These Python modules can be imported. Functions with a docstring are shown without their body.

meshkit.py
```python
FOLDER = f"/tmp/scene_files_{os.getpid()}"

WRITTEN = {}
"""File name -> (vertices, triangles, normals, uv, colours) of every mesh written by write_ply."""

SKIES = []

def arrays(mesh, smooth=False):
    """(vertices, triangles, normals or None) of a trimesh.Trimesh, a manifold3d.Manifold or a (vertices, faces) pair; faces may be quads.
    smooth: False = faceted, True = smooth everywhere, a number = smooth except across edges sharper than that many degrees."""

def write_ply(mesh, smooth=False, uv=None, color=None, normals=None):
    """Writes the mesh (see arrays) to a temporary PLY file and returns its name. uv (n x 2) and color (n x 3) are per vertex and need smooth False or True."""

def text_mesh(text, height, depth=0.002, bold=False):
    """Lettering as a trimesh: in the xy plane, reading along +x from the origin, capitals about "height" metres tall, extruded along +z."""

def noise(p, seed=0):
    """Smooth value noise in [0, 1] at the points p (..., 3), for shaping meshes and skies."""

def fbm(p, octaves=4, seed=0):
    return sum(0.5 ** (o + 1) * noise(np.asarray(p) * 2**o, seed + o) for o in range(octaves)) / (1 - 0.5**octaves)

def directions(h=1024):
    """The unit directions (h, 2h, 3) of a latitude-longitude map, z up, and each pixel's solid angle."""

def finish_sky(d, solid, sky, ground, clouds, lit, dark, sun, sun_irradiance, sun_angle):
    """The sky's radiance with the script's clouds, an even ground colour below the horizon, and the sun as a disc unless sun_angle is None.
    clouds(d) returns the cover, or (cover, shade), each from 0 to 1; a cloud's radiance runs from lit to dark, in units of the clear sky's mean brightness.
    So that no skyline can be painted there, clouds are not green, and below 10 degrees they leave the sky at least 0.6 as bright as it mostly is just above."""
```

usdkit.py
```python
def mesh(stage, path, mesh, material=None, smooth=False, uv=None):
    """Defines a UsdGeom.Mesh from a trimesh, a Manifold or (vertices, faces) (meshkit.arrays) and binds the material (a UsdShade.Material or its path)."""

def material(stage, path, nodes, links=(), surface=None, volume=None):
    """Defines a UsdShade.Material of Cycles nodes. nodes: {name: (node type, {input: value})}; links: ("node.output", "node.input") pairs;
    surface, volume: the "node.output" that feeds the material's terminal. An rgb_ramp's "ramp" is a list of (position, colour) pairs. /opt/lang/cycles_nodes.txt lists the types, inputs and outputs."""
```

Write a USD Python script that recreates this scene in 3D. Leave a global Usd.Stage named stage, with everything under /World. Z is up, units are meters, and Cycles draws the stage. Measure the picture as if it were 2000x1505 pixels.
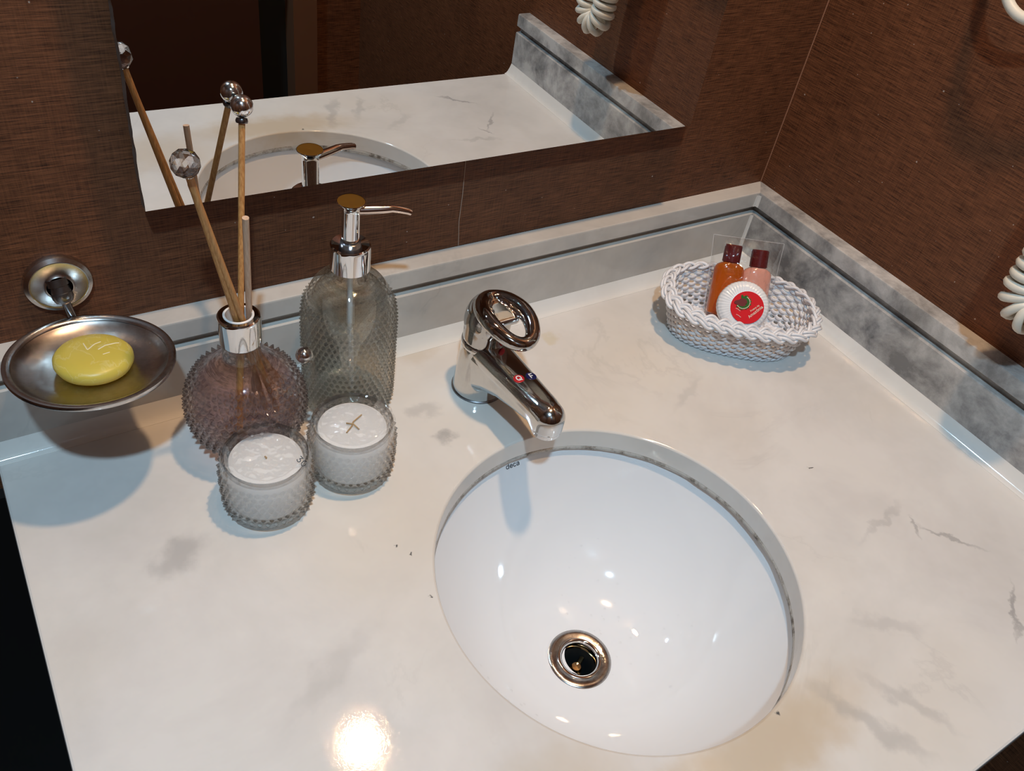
import math
import numpy as np
import trimesh
import manifold3d as m3
import usdkit
import meshkit
from pxr import Usd, UsdGeom, UsdLux, Gf, UsdShade
from shapely.geometry import Polygon, Point, box as sbox

stage = Usd.Stage.CreateInMemory()
UsdGeom.SetStageUpAxis(stage, 'Z')
UsdGeom.SetStageMetersPerUnit(stage, 1.0)
UsdGeom.Xform.Define(stage, '/World')
UsdGeom.Scope.Define(stage, '/World/Looks')
Z0 = 0.85            # height of the countertop; every coordinate below is given relative to it

# ------------------------------------------------------------------ camera
cam = UsdGeom.Camera.Define(stage, '/World/camera')
R = np.array([[0.84345802, -0.51836067, 0.1409992],
              [-0.26332617, -0.62773239, -0.73253762],
              [0.46822846, 0.58073596, -0.66596385]])
CAM = np.array([-0.84367, -0.62850, 0.58646])
M = np.eye(4)
M[0, :3], M[1, :3], M[2, :3], M[3, :3] = R[0], -R[1], -R[2], CAM + [0, 0, Z0]
cam.AddTransformOp().Set(Gf.Matrix4d(M.tolist()))
cam.CreateHorizontalApertureAttr(36.0)
cam.CreateVerticalApertureAttr(36.0 * 1505 / 2000)
cam.CreateFocalLengthAttr(1659.63 / 2000 * 36.0)
cam.CreateClippingRangeAttr((0.02, 50.0))
cam.CreateExposureAttr(6.95)

# ------------------------------------------------------------------ lamps (two ceiling downlights, one warm, one cool)
CEIL = 1.55
LAMPS = [((-0.40, -0.30, CEIL - 0.004), (1.0, 0.64, 0.36), 7.2, 0.037),
         ((-1.00, -0.92, CEIL - 0.004), (0.51, 0.78, 1.0), 12.6, 0.037)]
for i, (p, c, inten, r) in enumerate(LAMPS):
    l = UsdLux.DiskLight.Define(stage, '/World/lamp_light' + ('' if i == 0 else '_%03d' % i))
    l.AddTranslateOp().Set(Gf.Vec3d(p[0], p[1], p[2] + Z0))
    l.CreateRadiusAttr(r)
    l.CreateIntensityAttr(inten)
    l.CreateColorAttr(Gf.Vec3f(*c))

# ------------------------------------------------------------------ materials
def mat(name, nodes, links=(), surface='p.BSDF'):
    return usdkit.material(stage, '/World/Looks/' + name, nodes, links, surface=surface)

def plain(name, color, rough=0.5, metal=0.0, **kw):
    return mat(name, {'p': ('principled_bsdf', dict(base_color=color, roughness=rough, metallic=metal, **kw))})

class Graph:
    """Collects nodes and links of one material."""
    def __init__(self):
        self.n, self.l, self.k = {}, [], 0
    def add(self, kind, _in=None, **vals):
        self.k += 1
        nm = 'n%d' % self.k
        self.n[nm] = (kind, vals)
        for inp, src in (_in or {}).items():
            self.l.append((src, nm + '.' + inp))
        return nm
    def done(self, name, surface):
        return mat(name, self.n, self.l, surface)

def pos_node(g):
    return g.add('geometry') + '.position'

def spot_mask(g, vec, c, r, ang=0.0):
    """1 at world point c fading to 0 at the radii r, turned by ang about z."""
    c = np.array([c[0], c[1], Z0])
    ca, sa = math.cos(-ang), math.sin(-ang)
    rx = np.array([ca * c[0] - sa * c[1], sa * c[0] + ca * c[1], c[2]])
    a = g.add('mapping', {'vector': vec}, mapping_type='point', rotation=(0, 0, -ang), location=tuple(-rx))
    b = g.add('mapping', {'vector': a + '.vector'}, mapping_type='point', scale=(1 / r[0], 1 / r[1], 12.0))
    return g.add('gradient_texture', {'vector': b + '.vector'}, gradient_type='spherical') + '.fac'

def marble(name, light, dark, spots=(), vein=0.5, blotch=(0.45, 0.75), scale=7.0, rough=0.075, warm=None):
    g = Graph()
    P = pos_node(g)
    nz = g.add('noise_texture', {'vector': P}, scale=scale, detail=6.0, roughness=0.62, distortion=0.25)
    ramp = g.add('rgb_ramp', {'fac': nz + '.fac'}, ramp=[(blotch[0], light), (blotch[1], dark)])
    col = ramp + '.color'
    if warm is not None:                                            # broad warm clouds in the stone
        w = g.add('noise_texture', {'vector': P}, scale=3.3, detail=3.0, roughness=0.55)
        wr = g.add('map_range', {'value': w + '.fac'}, from_min=0.45, from_max=0.75, to_min=0.0, to_max=0.7, clamp=True)
        mx = g.add('mix_color', {'a': col, 'fac': wr + '.result'}, b=warm)
        col = mx + '.result'
    # fine grey veins where a warped noise crosses its middle value
    v = g.add('noise_texture', {'vector': P}, scale=4.2, detail=6.0, roughness=0.62, distortion=1.1)
    s = g.add('math', {'value1': v + '.fac'}, math_type='subtract', value2=0.5)
    a = g.add('math', {'value1': s + '.value'}, math_type='absolute')
    vr = g.add('map_range', {'value': a + '.value'}, from_min=0.0, from_max=0.020, to_min=vein, to_max=0.0, clamp=True)
    gate = g.add('noise_texture', {'vector': P}, scale=6.5, detail=2.0)
    gr = g.add('map_range', {'value': gate + '.fac'}, from_min=0.52, from_max=0.66, to_min=0.0, to_max=1.0, clamp=True)
    vm = g.add('math', {'value1': vr + '.result', 'value2': gr + '.result'}, math_type='multiply')
    mx = g.add('mix_color', {'a': col, 'fac': vm + '.value'}, b=(0.20, 0.19, 0.185))
    col = mx + '.result'
    if spots:                                                       # the stains and patches the photograph shows, each with its own place
        wob = g.add('noise_texture', {'vector': P}, scale=55.0, detail=4.0)
        wsub = g.add('mix', {'color2': wob + '.color', 'color1': P}, mix_type='linear_light', fac=0.016)
        vec = wsub + '.color'
        for c, r, ang, color, amount in spots:
            m = spot_mask(g, vec, c, r, ang)
            e = g.add('map_range', {'value': m}, from_min=0.0, from_max=0.75, to_min=0.0, to_max=amount, clamp=True, range_type='smoothstep')
            mx = g.add('mix_color', {'a': col, 'fac': e + '.result'}, b=color)
            col = mx + '.result'
    rn = g.add('noise_texture', {'vector': P}, scale=14.0, detail=3.0)
    rr = g.add('map_range', {'value': rn + '.fac'}, from_min=0.3, from_max=0.7, to_min=rough * 0.9, to_max=rough * 1.2)
    bn = g.add('noise_texture', {'vector': P}, scale=420.0, detail=2.0)
    bp = g.add('bump', {'height': bn + '.fac'}, strength=0.04, distance=0.0006)
    p = g.add('principled_bsdf', {'base_color': col, 'roughness': rr + '.result', 'normal': bp + '.normal'}, specular_ior_level=0.38)
    return g.done(name, p + '.BSDF')

GREY, DARKG = (0.30, 0.29, 0.285), (0.10, 0.095, 0.09)
TAN, YEL = (0.56, 0.44, 0.30), (0.62, 0.50, 0.25)
counter_spots = [
    ((-0.786, -0.184), (0.030, 0.022), 0.6, GREY, 0.42), ((-0.529, -0.1525), (0.016, 0.011), 0.4, GREY, 0.60),
    ((-0.533, -0.113), (0.026, 0.014), -0.3, GREY, 0.30), ((-0.350, -0.067), (0.014, 0.010), 0.0, YEL, 0.35),
    ((-0.473, -0.530), (0.16, 0.045), 0.05, TAN, 0.75), ((-0.64, -0.50), (0.12, 0.07), 0.3, TAN, 0.45), ((-0.495, -0.030), (0.035, 0.030), 0.0, TAN, 0.35),
    ((-0.6261, -0.2474), (0.0025, 0.0018), 0.0, DARKG, 1.0), ((-0.6200, -0.262), (0.0014, 0.0014), 0.0, DARKG, 0.9),
    ((-0.6263, -0.3063), (0.0022, 0.0022), 0.0, DARKG, 0.9), ((-0.4322, -0.5119), (0.0030, 0.0030), 0.0, DARKG, 1.0),
    ((-0.2119, -0.3369), (0.0022, 0.0022), 0.0, DARKG, 0.9), ((-0.150, -0.467), (0.040, 0.0040), -0.95, GREY, 0.55),
    ((-0.171, -0.440), (0.016, 0.003), 1.1, GREY, 0.5), ((-0.165, -0.545), (0.042, 0.0038), -2.45, GREY, 0.65),
    ((-0.372, -0.555), (0.065, 0.012), -1.15, GREY, 0.34), ((-0.330, -0.56), (0.055, 0.009), -1.1, GREY, 0.28),
    ((-0.29, -0.50), (0.045, 0.010), -0.6, GREY, 0.2), ((-0.26, -0.20), (0.05, 0.010), 0.5, GREY, 0.18),
    ((-0.72, -0.33), (0.08, 0.014), 0.5, GREY, 0.14), ((-0.735, -0.42), (0.09, 0.016), 0.9, GREY, 0.14), ((-0.20, -0.42), (0.05, 0.006), 0.2, GREY, 0.25),
]
m_counter = marble('counter_marble', (0.74, 0.715, 0.68), (0.60, 0.575, 0.545), counter_spots, vein=0.10, blotch=(0.40, 0.78), warm=(0.72, 0.65, 0.55))
m_cove = marble('cove_marble', (0.80, 0.775, 0.73), (0.70, 0.67, 0.62), vein=0.1, warm=(0.78, 0.73, 0.63))
m_splash = marble('upstand_marble', (0.62, 0.59, 0.545), (0.46, 0.435, 0.405), vein=0.25, blotch=(0.42, 0.72), scale=9.0, warm=(0.58, 0.52, 0.44))
m_splash2 = marble('veined_upstand_marble', (0.60, 0.58, 0.555), (0.15, 0.15, 0.155), vein=0.35, blotch=(0.40, 0.66), scale=20.0, warm=(0.50, 0.46, 0.40))
m_filler = plain('white_filler', (0.72, 0.70, 0.66), 0.5)
m_groove = plain('groove_stone', (0.30, 0.285, 0.27), 0.5)

def wallpaper(name, dark, light):
    g = Graph()
    P = pos_node(g)
    a = g.add('mapping', {'vector': P}, scale=(38, 38, 800))
    na = g.add('noise_texture', {'vector': a + '.vector'}, scale=1.0, detail=4.0, roughness=0.65)
    b = g.add('mapping', {'vector': P}, scale=(700, 700, 45))
    nb = g.add('noise_texture', {'vector': b + '.vector'}, scale=1.0, detail=2.0)
    c = g.add('noise_texture', {'vector': P}, scale=9.0, detail=3.0)
    s1 = g.add('math', {'value1': na + '.fac'}, math_type='multiply', value2=0.68)
    s2 = g.add('math', {'value1': nb + '.fac', 'value3': s1 + '.value'}, math_type='multiply_add', value2=0.19)
    s3 = g.add('math', {'value1': c + '.fac', 'value3': s2 + '.value'}, math_type='multiply_add', value2=0.13)
    rp = g.add('rgb_ramp', {'fac': s3 + '.value'}, ramp=[(0.33, dark), (0.50, tuple(0.5 * (np.array(dark) + light))), (0.68, light)])
    sp = g.add('noise_texture', {'vector': P}, scale=230.0, detail=0.0)   # stray paint specks
    sm = g.add('map_range', {'value': sp + '.fac'}, from_min=0.855, from_max=0.885, to_min=0.0, to_max=0.6, clamp=True)
    mx = g.add('mix_color', {'a': rp + '.color', 'fac': sm + '.result'}, b=(0.6, 0.52, 0.45))
    bp = g.add('bump', {'height': s3 + '.value'}, strength=0.5, distance=0.0012)
    p = g.add('principled_bsdf', {'base_color': mx + '.result', 'normal': bp + '.normal'}, roughness=0.5, specular_ior_level=0.3)
    return g.done(name, p + '.BSDF')
m_wall = wallpaper('brown_wallpaper', (0.020, 0.0052, 0.0022), (0.250, 0.092, 0.039))
m_seam = plain('wallpaper_seam', (0.40, 0.27, 0.20), 0.6)
m_ceiling = plain('ceiling_paint', (0.42, 0.40, 0.38), 0.8)
m_floor = plain('dark_floor_tile', (0.020, 0.016, 0.014), 0.5)
m_door = plain('dark_red_door', (0.060, 0.020, 0.010), 0.45)
m_casing = plain('brown_door_casing', (0.16, 0.070, 0.035), 0.45)
m_dark = plain('dark_cabinet', (0.030, 0.024, 0.020), 0.5)
m_wains = plain('dark_wainscot', (0.010, 0.008, 0.007), 0.45)
m_void = plain('dark_gap', (0.004, 0.004, 0.004), 0.8)

m_mirror = mat('mirror_silver', {'p': ('principled_bsdf', dict(base_color=(0.80, 0.80, 0.79), metallic=1.0, roughness=0.0))})
m_glass_edge = plain('mirror_glass_edge', (0.16, 0.145, 0.135), 0.25)
m_frame = plain('mirror_backing', (0.012, 0.009, 0.008), 0.7)

def metal(name, color, rough, smear=0.0, scale=60.0):
    if not smear:
        return plain(name, color, rough, 1.0)
    g = Graph()
    P = pos_node(g)
    n = g.add('noise_texture', {'vector': P}, scale=scale, detail=4.0)
    r = g.add('map_range', {'value': n + '.fac'}, from_min=0.35, from_max=0.7, to_min=rough, to_max=rough + smear, clamp=True)
    p = g.add('principled_bsdf', {'roughness': r + '.result'}, base_color=color, metallic=1.0)
    return g.done(name, p + '.BSDF')
m_chrome = metal('chrome', (0.66, 0.65, 0.64), 0.04, 0.05)
m_faucet = metal('faucet_chrome', (0.62, 0.615, 0.60), 0.10, 0.05, 90.0)
m_handle = metal('handle_chrome', (0.52, 0.51, 0.50), 0.05, 0.04)
m_steel = metal('dull_steel', (0.50, 0.46, 0.43), 0.22, 0.14, 35.0)
m_rim = metal('steel_rim', (0.62, 0.60, 0.58), 0.20, 0.08)
m_dark_steel = metal('dark_steel', (0.26, 0.255, 0.26), 0.25, 0.10)
m_drain = metal('drain_chrome', (0.50, 0.47, 0.45), 0.16, 0.12, 80.0)
m_bright = metal('bright_chrome', (0.80, 0.80, 0.80), 0.05)
m_silver = metal('silver_bead', (0.90, 0.90, 0.91), 0.14)
m_gold = plain('gold_disc', (0.62, 0.33, 0.06), 0.32, 1.0)
m_rosegold = plain('warm_chrome', (0.78, 0.66, 0.60), 0.12, 1.0)
m_brass = plain('brass', (0.62, 0.45, 0.24), 0.2, 1.0)
m_ceramic = plain('white_ceramic', (0.80, 0.815, 0.83), 0.06, coat_weight=0.4, coat_roughness=0.02)
m_white = plain('white_plastic', (0.78, 0.77, 0.75), 0.35)
m_black = plain('black_print', (0.015, 0.015, 0.02), 0.5)
m_navy = plain('navy_enamel', (0.01, 0.012, 0.07), 0.25)
m_red = plain('red_enamel', (0.42, 0.015, 0.02), 0.25)

def grime():
    g = Graph()
    P = pos_node(g)
    n = g.add('noise_texture', {'vector': P}, scale=85.0, detail=6.0, roughness=0.7)
    r = g.add('rgb_ramp', {'fac': n + '.fac'}, ramp=[(0.34, (0.10, 0.085, 0.07)), (0.44, (0.32, 0.29, 0.25)), (0.54, (0.52, 0.50, 0.46))])
    p = g.add('principled_bsdf', {'base_color': r + '.color'}, roughness=0.6)
    return g.done('grimy_sealant', p + '.BSDF')
m_grime = grime()

def glass(name, color, clear=0.35, rough=0.0):
    """Glass: fresnel reflection over refraction, with a share of plain transmission so that lamp light reaches what stands in or behind it."""
    g = Graph()
    a = g.add('refraction_bsdf', color=color, roughness=rough, IOR=1.48)
    t = g.add('transparent_bsdf', color=color)
    tr = g.add('mix_closure', {'closure1': a + '.BSDF', 'closure2': t + '.BSDF'}, fac=clear)
    r = g.add('glossy_bsdf', color=(1, 1, 1), roughness=0.02)
    f = g.add('layer_weight', blend=0.5)
    f2 = g.add('math', {'value1': f + '.facing'}, math_type='power', value2=3.0)
    f3 = g.add('math', {'value1': f2 + '.value'}, math_type='multiply_add', value2=0.55, value3=0.045)
    mx = g.add('mix_closure', {'closure1': tr + '.closure', 'closure2': r + '.BSDF', 'fac': f3 + '.value'})
    return g.done(name, mx + '.closure')
m_glass = glass('clear_glass', (0.998, 0.997, 0.994), 0.50)
m_pump_glass = glass('greenish_glass', (0.988, 0.996, 0.982), 0.58)
m_diff_glass = glass('clear_diffuser_glass', (0.988, 0.98, 0.984), 0.46)
m_crystal = glass('crystal', (0.99, 0.985, 0.99), 0.25)
m_mauve = glass('mauve_liquid', (0.85, 0.765, 0.775), 0.85)
m_water = glass('clear_liquid', (0.985, 0.992, 0.985), 0.85)

def film(name, weight=0.16, color=(1, 1, 1), bump=0.0):
    g = Graph()
    t = g.add('transparent_bsdf', color=(0.97, 0.97, 0.97))
    ins = {}
    s = g.add('glossy_bsdf', ins, color=color, roughness=0.05)
    lw = g.add('fresnel', IOR=1.55)
    f = g.add('map_range', {'value': lw + '.fac'}, from_min=0.0, from_max=1.0, to_min=weight * 0.35, to_max=min(1.0, weight * 6), clamp=True)
    mx = g.add('mix_closure', {'closure1': t + '.BSDF', 'closure2': s + '.BSDF', 'fac': f + '.result'})
    return g.done(name, mx + '.closure')
m_film = film('clear_film', 0.03)
m_seamfilm = plain('bag_seam_film', (0.85, 0.85, 0.84), 0.2, alpha=0.28)
m_bag = film('clear_bag_film', 0.035)

m_wax = mat('white_wax', {'p': ('principled_bsdf', dict(base_color=(0.90, 0.89, 0.85), roughness=0.45, subsurface_weight=0.45, subsurface_radius=(1.0, 0.9, 0.75), subsurface_scale=0.010))})
m_wick = plain('wick_cotton', (0.45, 0.30, 0.15), 0.8)

def wood(name, a, b):
    g = Graph()
    tc = pos_node(g)
    mp = g.add('mapping', {'vector': tc}, scale=(900, 900, 30))
    n = g.add('noise_texture', {'vector': mp + '.vector'}, scale=1.0, detail=3.0)
    r = g.add('rgb_ramp', {'fac': n + '.fac'}, ramp=[(0.3, a), (0.7, b)])
    p = g.add('principled_bsdf', {'base_color': r + '.color'}, roughness=0.5)
    return g.done(name, p + '.BSDF')
m_reed = wood('reed_wood', (0.40, 0.165, 0.045), (0.62, 0.32, 0.11))
m_reed_pale = wood('pale_reed_wood', (0.48, 0.30, 0.19), (0.62, 0.43, 0.30))

def soap_mat():
    g = Graph()
    P = pos_node(g)
    mp = g.add('mapping', {'vector': P}, scale=(70, 45, 70), rotation=(0, 0, 0.6))
    n = g.add('noise_texture', {'vector': mp + '.vector'}, scale=1.0, detail=4.0, distortion=1.0)
    s = g.add('math', {'value1': n + '.fac'}, math_type='subtract', value2=0.5)
    a = g.add('math', {'value1': s + '.value'}, math_type='absolute')
    e = g.add('map_range', {'value': a + '.value'}, from_min=0.0, from_max=0.03, to_min=0.35, to_max=0.0, clamp=True)
    mx = g.add('mix_color', {'fac': e + '.result'}, a=(0.60, 0.48, 0.085), b=(0.74, 0.66, 0.34))
    p = g.add('principled_bsdf', {'base_color': mx + '.result'}, roughness=0.38, subsurface_weight=0.25, subsurface_radius=(1.0, 0.8, 0.2), subsurface_scale=0.004)
    return g.done('yellow_soap', p + '.BSDF')
m_soap = soap_mat()
m_soap_print = plain('soap_bloom', (0.78, 0.72, 0.48), 0.5)
m_wicker = plain('white_wicker', (0.80, 0.79, 0.80), 0.42)
m_orange = mat('orange_gel', {'p': ('principled_bsdf', dict(base_color=(0.80, 0.16, 0.012), roughness=0.10, transmission_weight=0.45, ior=1.4, subsurface_weight=0.2, subsurface_scale=0.01, coat_weight=1.0, coat_roughness=0.03))})
m_pink = plain('pink_lotion', (0.78, 0.36, 0.27), 0.15, coat_weight=1.0, coat_roughness=0.03)
m_maroon = plain('maroon_cap', (0.11, 0.012, 0.012), 0.22)
m_pleat = plain('pearly_wrapper', (0.86, 0.86, 0.86), 0.22, coat_weight=0.6, coat_roughness=0.08)
m_label = plain('red_label', (0.66, 0.012, 0.018), 0.6, specular_ior_level=0.12)
m_leaf = plain('green_print', (0.03, 0.13, 0.02), 0.6, specular_ior_level=0.12)
m_berry = plain('berry_print', (0.17, 0.03, 0.03), 0.6, specular_ior_level=0.12)
m_cream = plain('cream_print', (0.80, 0.66, 0.52), 0.6, specular_ior_level=0.12)
m_pinkp = plain('pale_print', (0.86, 0.42, 0.38), 0.6, specular_ior_level=0.12)
m_cord = plain('ivory_cord', (0.74, 0.70, 0.60), 0.42)

# ------------------------------------------------------------------ mesh helpers
def quads(v, f):
    return trimesh.Trimesh(np.asarray(v, float), np.vstack([np.asarray(f)[:, [0, 1, 2]], np.asarray(f)[:, [0, 2, 3]]]) if np.asarray(f).shape[1] == 4 else np.asarray(f), process=False)

def grid_faces(nr, nc, wrap_c=True, wrap_r=False):
    r = np.arange(nr if wrap_r else nr - 1)
    c = np.arange(nc if wrap_c else nc - 1)
    i, j = np.meshgrid(r, c, indexing='ij')
    i2, j2 = (i + 1) % nr, (j + 1) % nc
    return np.stack([i * nc + j, i * nc + j2, i2 * nc + j2, i2 * nc + j], -1).reshape(-1, 4)

def lathe(profile, n=64, c=(0, 0, 0), disp=None):
    """Turned shape; the profile (r, z) runs so that its outside lies to the right going up (bottom to top)."""
    pr = np.asarray(profile, float)
    t = np.linspace(0, 2 * np.pi, n, endpoint=False)
    r = np.repeat(pr[:, :1], n, 1)
    z = np.repeat(pr[:, 1:], n, 1)
    if disp is not None:
        dr, dz = disp(pr, t)
        r, z = r + dr, z + dz
    v = np.stack([r * np.cos(t) + c[0], r * np.sin(t) + c[1], z + c[2]], -1).reshape(-1, 3)
    return quads(v, grid_faces(len(pr), n))

def dense(profile, step):
    pr = np.asarray(profile, float)
    out = [pr[0]]
    for a, b in zip(pr[:-1], pr[1:]):
        k = max(1, int(np.ceil(np.linalg.norm(b - a) / step)))
        out += [a + (b - a) * (i + 1) / k for i in range(k)]
    return np.array(out)

def frames(p, closed=False):
    p = np.asarray(p, float)
    t = (np.roll(p, -1, 0) - np.roll(p, 1, 0)) if closed else np.gradient(p, axis=0)
    t /= np.linalg.norm(t, axis=1, keepdims=True) + 1e-12
    u = np.cross(t[0], [0, 0, 1.0])
    if np.linalg.norm(u) < 1e-3:
        u = np.cross(t[0], [1.0, 0, 0])
    us = []
    for k in t:
        u = u - k * (u @ k)
        u /= np.linalg.norm(u) + 1e-12
        us.append(u.copy())
    us = np.array(us)
    return t, us, np.cross(t, us)

def tube(p, r, n=8, closed=False, caps=True):
    p = np.asarray(p, float)
    r = np.broadcast_to(np.asarray(r, float), (len(p),))
    _, u, w = frames(p, closed)
    a = np.linspace(0, 2 * np.pi, n, endpoint=False)
    v = (p[:, None] + r[:, None, None] * (np.cos(a)[None, :, None] * u[:, None] + np.sin(a)[None, :, None] * w[:, None])).reshape(-1, 3)
    f = grid_faces(len(p), n, True, closed)
    tri = np.vstack([f[:, [0, 1, 2]], f[:, [0, 2, 3]]])
    if caps and not closed:
        k = len(v)
        v = np.vstack([v, p[:1], p[-1:]])
        b = (len(p) - 1) * n
        tri = np.vstack([tri, [[k, (i + 1) % n, i] for i in range(n)], [[k + 1, b + i, b + (i + 1) % n] for i in range(n)]])
    return trimesh.Trimesh(v, tri, process=False)

def bx(lo, hi):
    lo, hi = np.minimum(lo, hi), np.maximum(lo, hi)
    m = trimesh.creation.box(hi - lo)
    m.apply_translation((lo + hi) / 2)
    return m

def cat(*ms):
    return trimesh.util.concatenate([m for m in ms])

def sphere(c, r, sub=3, scale=(1, 1, 1)):
    m = trimesh.creation.icosphere(sub, 1.0)
    m.vertices = m.vertices * (np.array(scale) * r) + c
    return m

def ms(c, r, n=24):
    return m3.Manifold.sphere(r, n).translate([float(x) for x in c])

def hull(*parts):
    return m3.Manifold.batch_hull(list(parts))

def to_tm(man):
    m = man.to_mesh()
    return trimesh.Trimesh(np.array(m.vert_properties[:, :3], float), np.array(m.tri_verts), process=True)

def soften(man, length, it=10):
    t = to_tm(man.refine_to_length(length))
    trimesh.smoothing.filter_taubin(t, lamb=0.5, nu=0.52, iterations=it)
    return t

def sweep(section, path, tdir, closed=False):
    """section: (d, z) points; path: list of (x, y) with per-point inward direction tdir; d runs along tdir."""
    s = np.asarray(section, float)
    v = np.array([[[p[0] + q[0] * t[0], p[1] + q[0] * t[1], q[1]] for q in s] for p, t in zip(path, tdir)])
    f = grid_faces(len(path), len(s), True, closed)
    tri = [f[:, [0, 1, 2]], f[:, [0, 2, 3]]]
    tris = np.vstack(tri)
    v = v.reshape(-1, 3)
    if not closed:
        pv, pf = trimesh.creation.triangulate_polygon(Polygon(s), engine='earcut')
        if len(pv) == len(s):
            idx = [int(np.argmin(((s - q) ** 2).sum(1))) for q in pv]
            pf = np.array(idx)[pf]
            tris = np.vstack([tris, pf, pf[:, ::-1] + (len(path) - 1) * len(s)])
    m = trimesh.Trimesh(v, tris, process=False)
    trimesh.repair.fix_normals(m)
    return m

def basis(z, up=(0, 0, 1)):
    z = np.array(z, float) / np.linalg.norm(z)
    x = np.cross(up, z)
    if np.linalg.norm(x) < 1e-6:
        x = np.array([1.0, 0, 0])
    x /= np.linalg.norm(x)
    T = np.eye(4)
    T[:3, 0], T[:3, 1], T[:3, 2] = x, np.cross(z, x), z
    return T

def placed(m, T, c=(0, 0, 0)):
    m = m.copy()
    m.apply_transform(T)
    m.apply_translation(c)
    return m

def text(s, h, depth=0.0003, bold=False):
    m = meshkit.text_mesh(s, h, depth, bold)
    b = m.bounds
    m.apply_translation([-(b[0][0] + b[1][0]) / 2, -(b[0][1] + b[1][1]) / 2, 0])
    return m

# ------------------------------------------------------------------ scene helpers
used = {}
BASE = {}
def numbered(parent, name):
    k = used.get((parent, name), 0)
    used[(parent, name)] = k + 1
    return name if k == 0 else '%s_%03d' % (name, k)

def tag(prim, label=None, category=None, group=None, kind=None):
    for k, v in (('label', label), ('category', category), ('group', group), ('kind', kind)):
        if v:
            prim.SetCustomDataByKey(k, v)

def thing(name, label, category, loc=(0, 0, 0), group=None, kind=None):
    path = '/World/' + numbered('/World', name)
    x = UsdGeom.Xform.Define(stage, path)
    x.AddTranslateOp().Set(Gf.Vec3d(float(loc[0]), float(loc[1]), float(loc[2]) + Z0))
    tag(x.GetPrim(), label, category, group, kind)
    BASE[path] = np.array(loc, float)
    return path

def part(parent, name, mesh, material, smooth=False, label=None, kind=None):
    base = BASE[parent]
    path = parent + '/' + numbered(parent, name)
    v, f = (np.array(mesh.vertices), np.array(mesh.faces))
    m = usdkit.mesh(stage, path, trimesh.Trimesh(v - base, f, process=False), material, smooth)
    BASE[path] = base
    tag(m.GetPrim(), label, None, None, kind)
    return path

def single(name, label, category, mesh, material, smooth=False, group=None, kind=None):
    """A thing that is one mesh."""
    path = '/World/' + numbered('/World', name)
    v, f = np.array(mesh.vertices) + [0, 0, Z0], np.array(mesh.faces)
    m = usdkit.mesh(stage, path, trimesh.Trimesh(v, f, process=False), material, smooth)
    tag(m.GetPrim(), label, category, group, kind)
    BASE[path] = np.array([0, 0, -Z0])
    return path

# ------------------------------------------------------------------ the room
FZ = -Z0
CXL = -0.892
XL, YF = -2.0, -1.30
single('floor', 'dark floor far below the countertop', 'floor', bx((XL, YF, FZ - 0.05), (0, 0, FZ)), m_floor, kind='structure')
single('ceiling', 'plain pale ceiling of the bathroom', 'ceiling', bx((XL, YF, CEIL), (0, 0, CEIL + 0.05)), m_ceiling, kind='structure')
wb = single('wall_back', 'brown streaked wallpaper wall behind the mirror', 'wall', bx((XL, 0, FZ), (0.05, 0.05, CEIL)), m_wall, kind='structure')
single('wall_right', 'brown streaked wallpaper wall at the right of the counter', 'wall', bx((0, YF, FZ), (0.05, 0, CEIL)), m_wall, kind='structure')
single('wall_left', 'brown wallpaper wall at the far left', 'wall', bx((XL - 0.05, YF, FZ), (XL, 0, CEIL)), m_wall, kind='structure')
DX0, DX1, DTOP = -0.98, -0.235, 1.22
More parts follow.
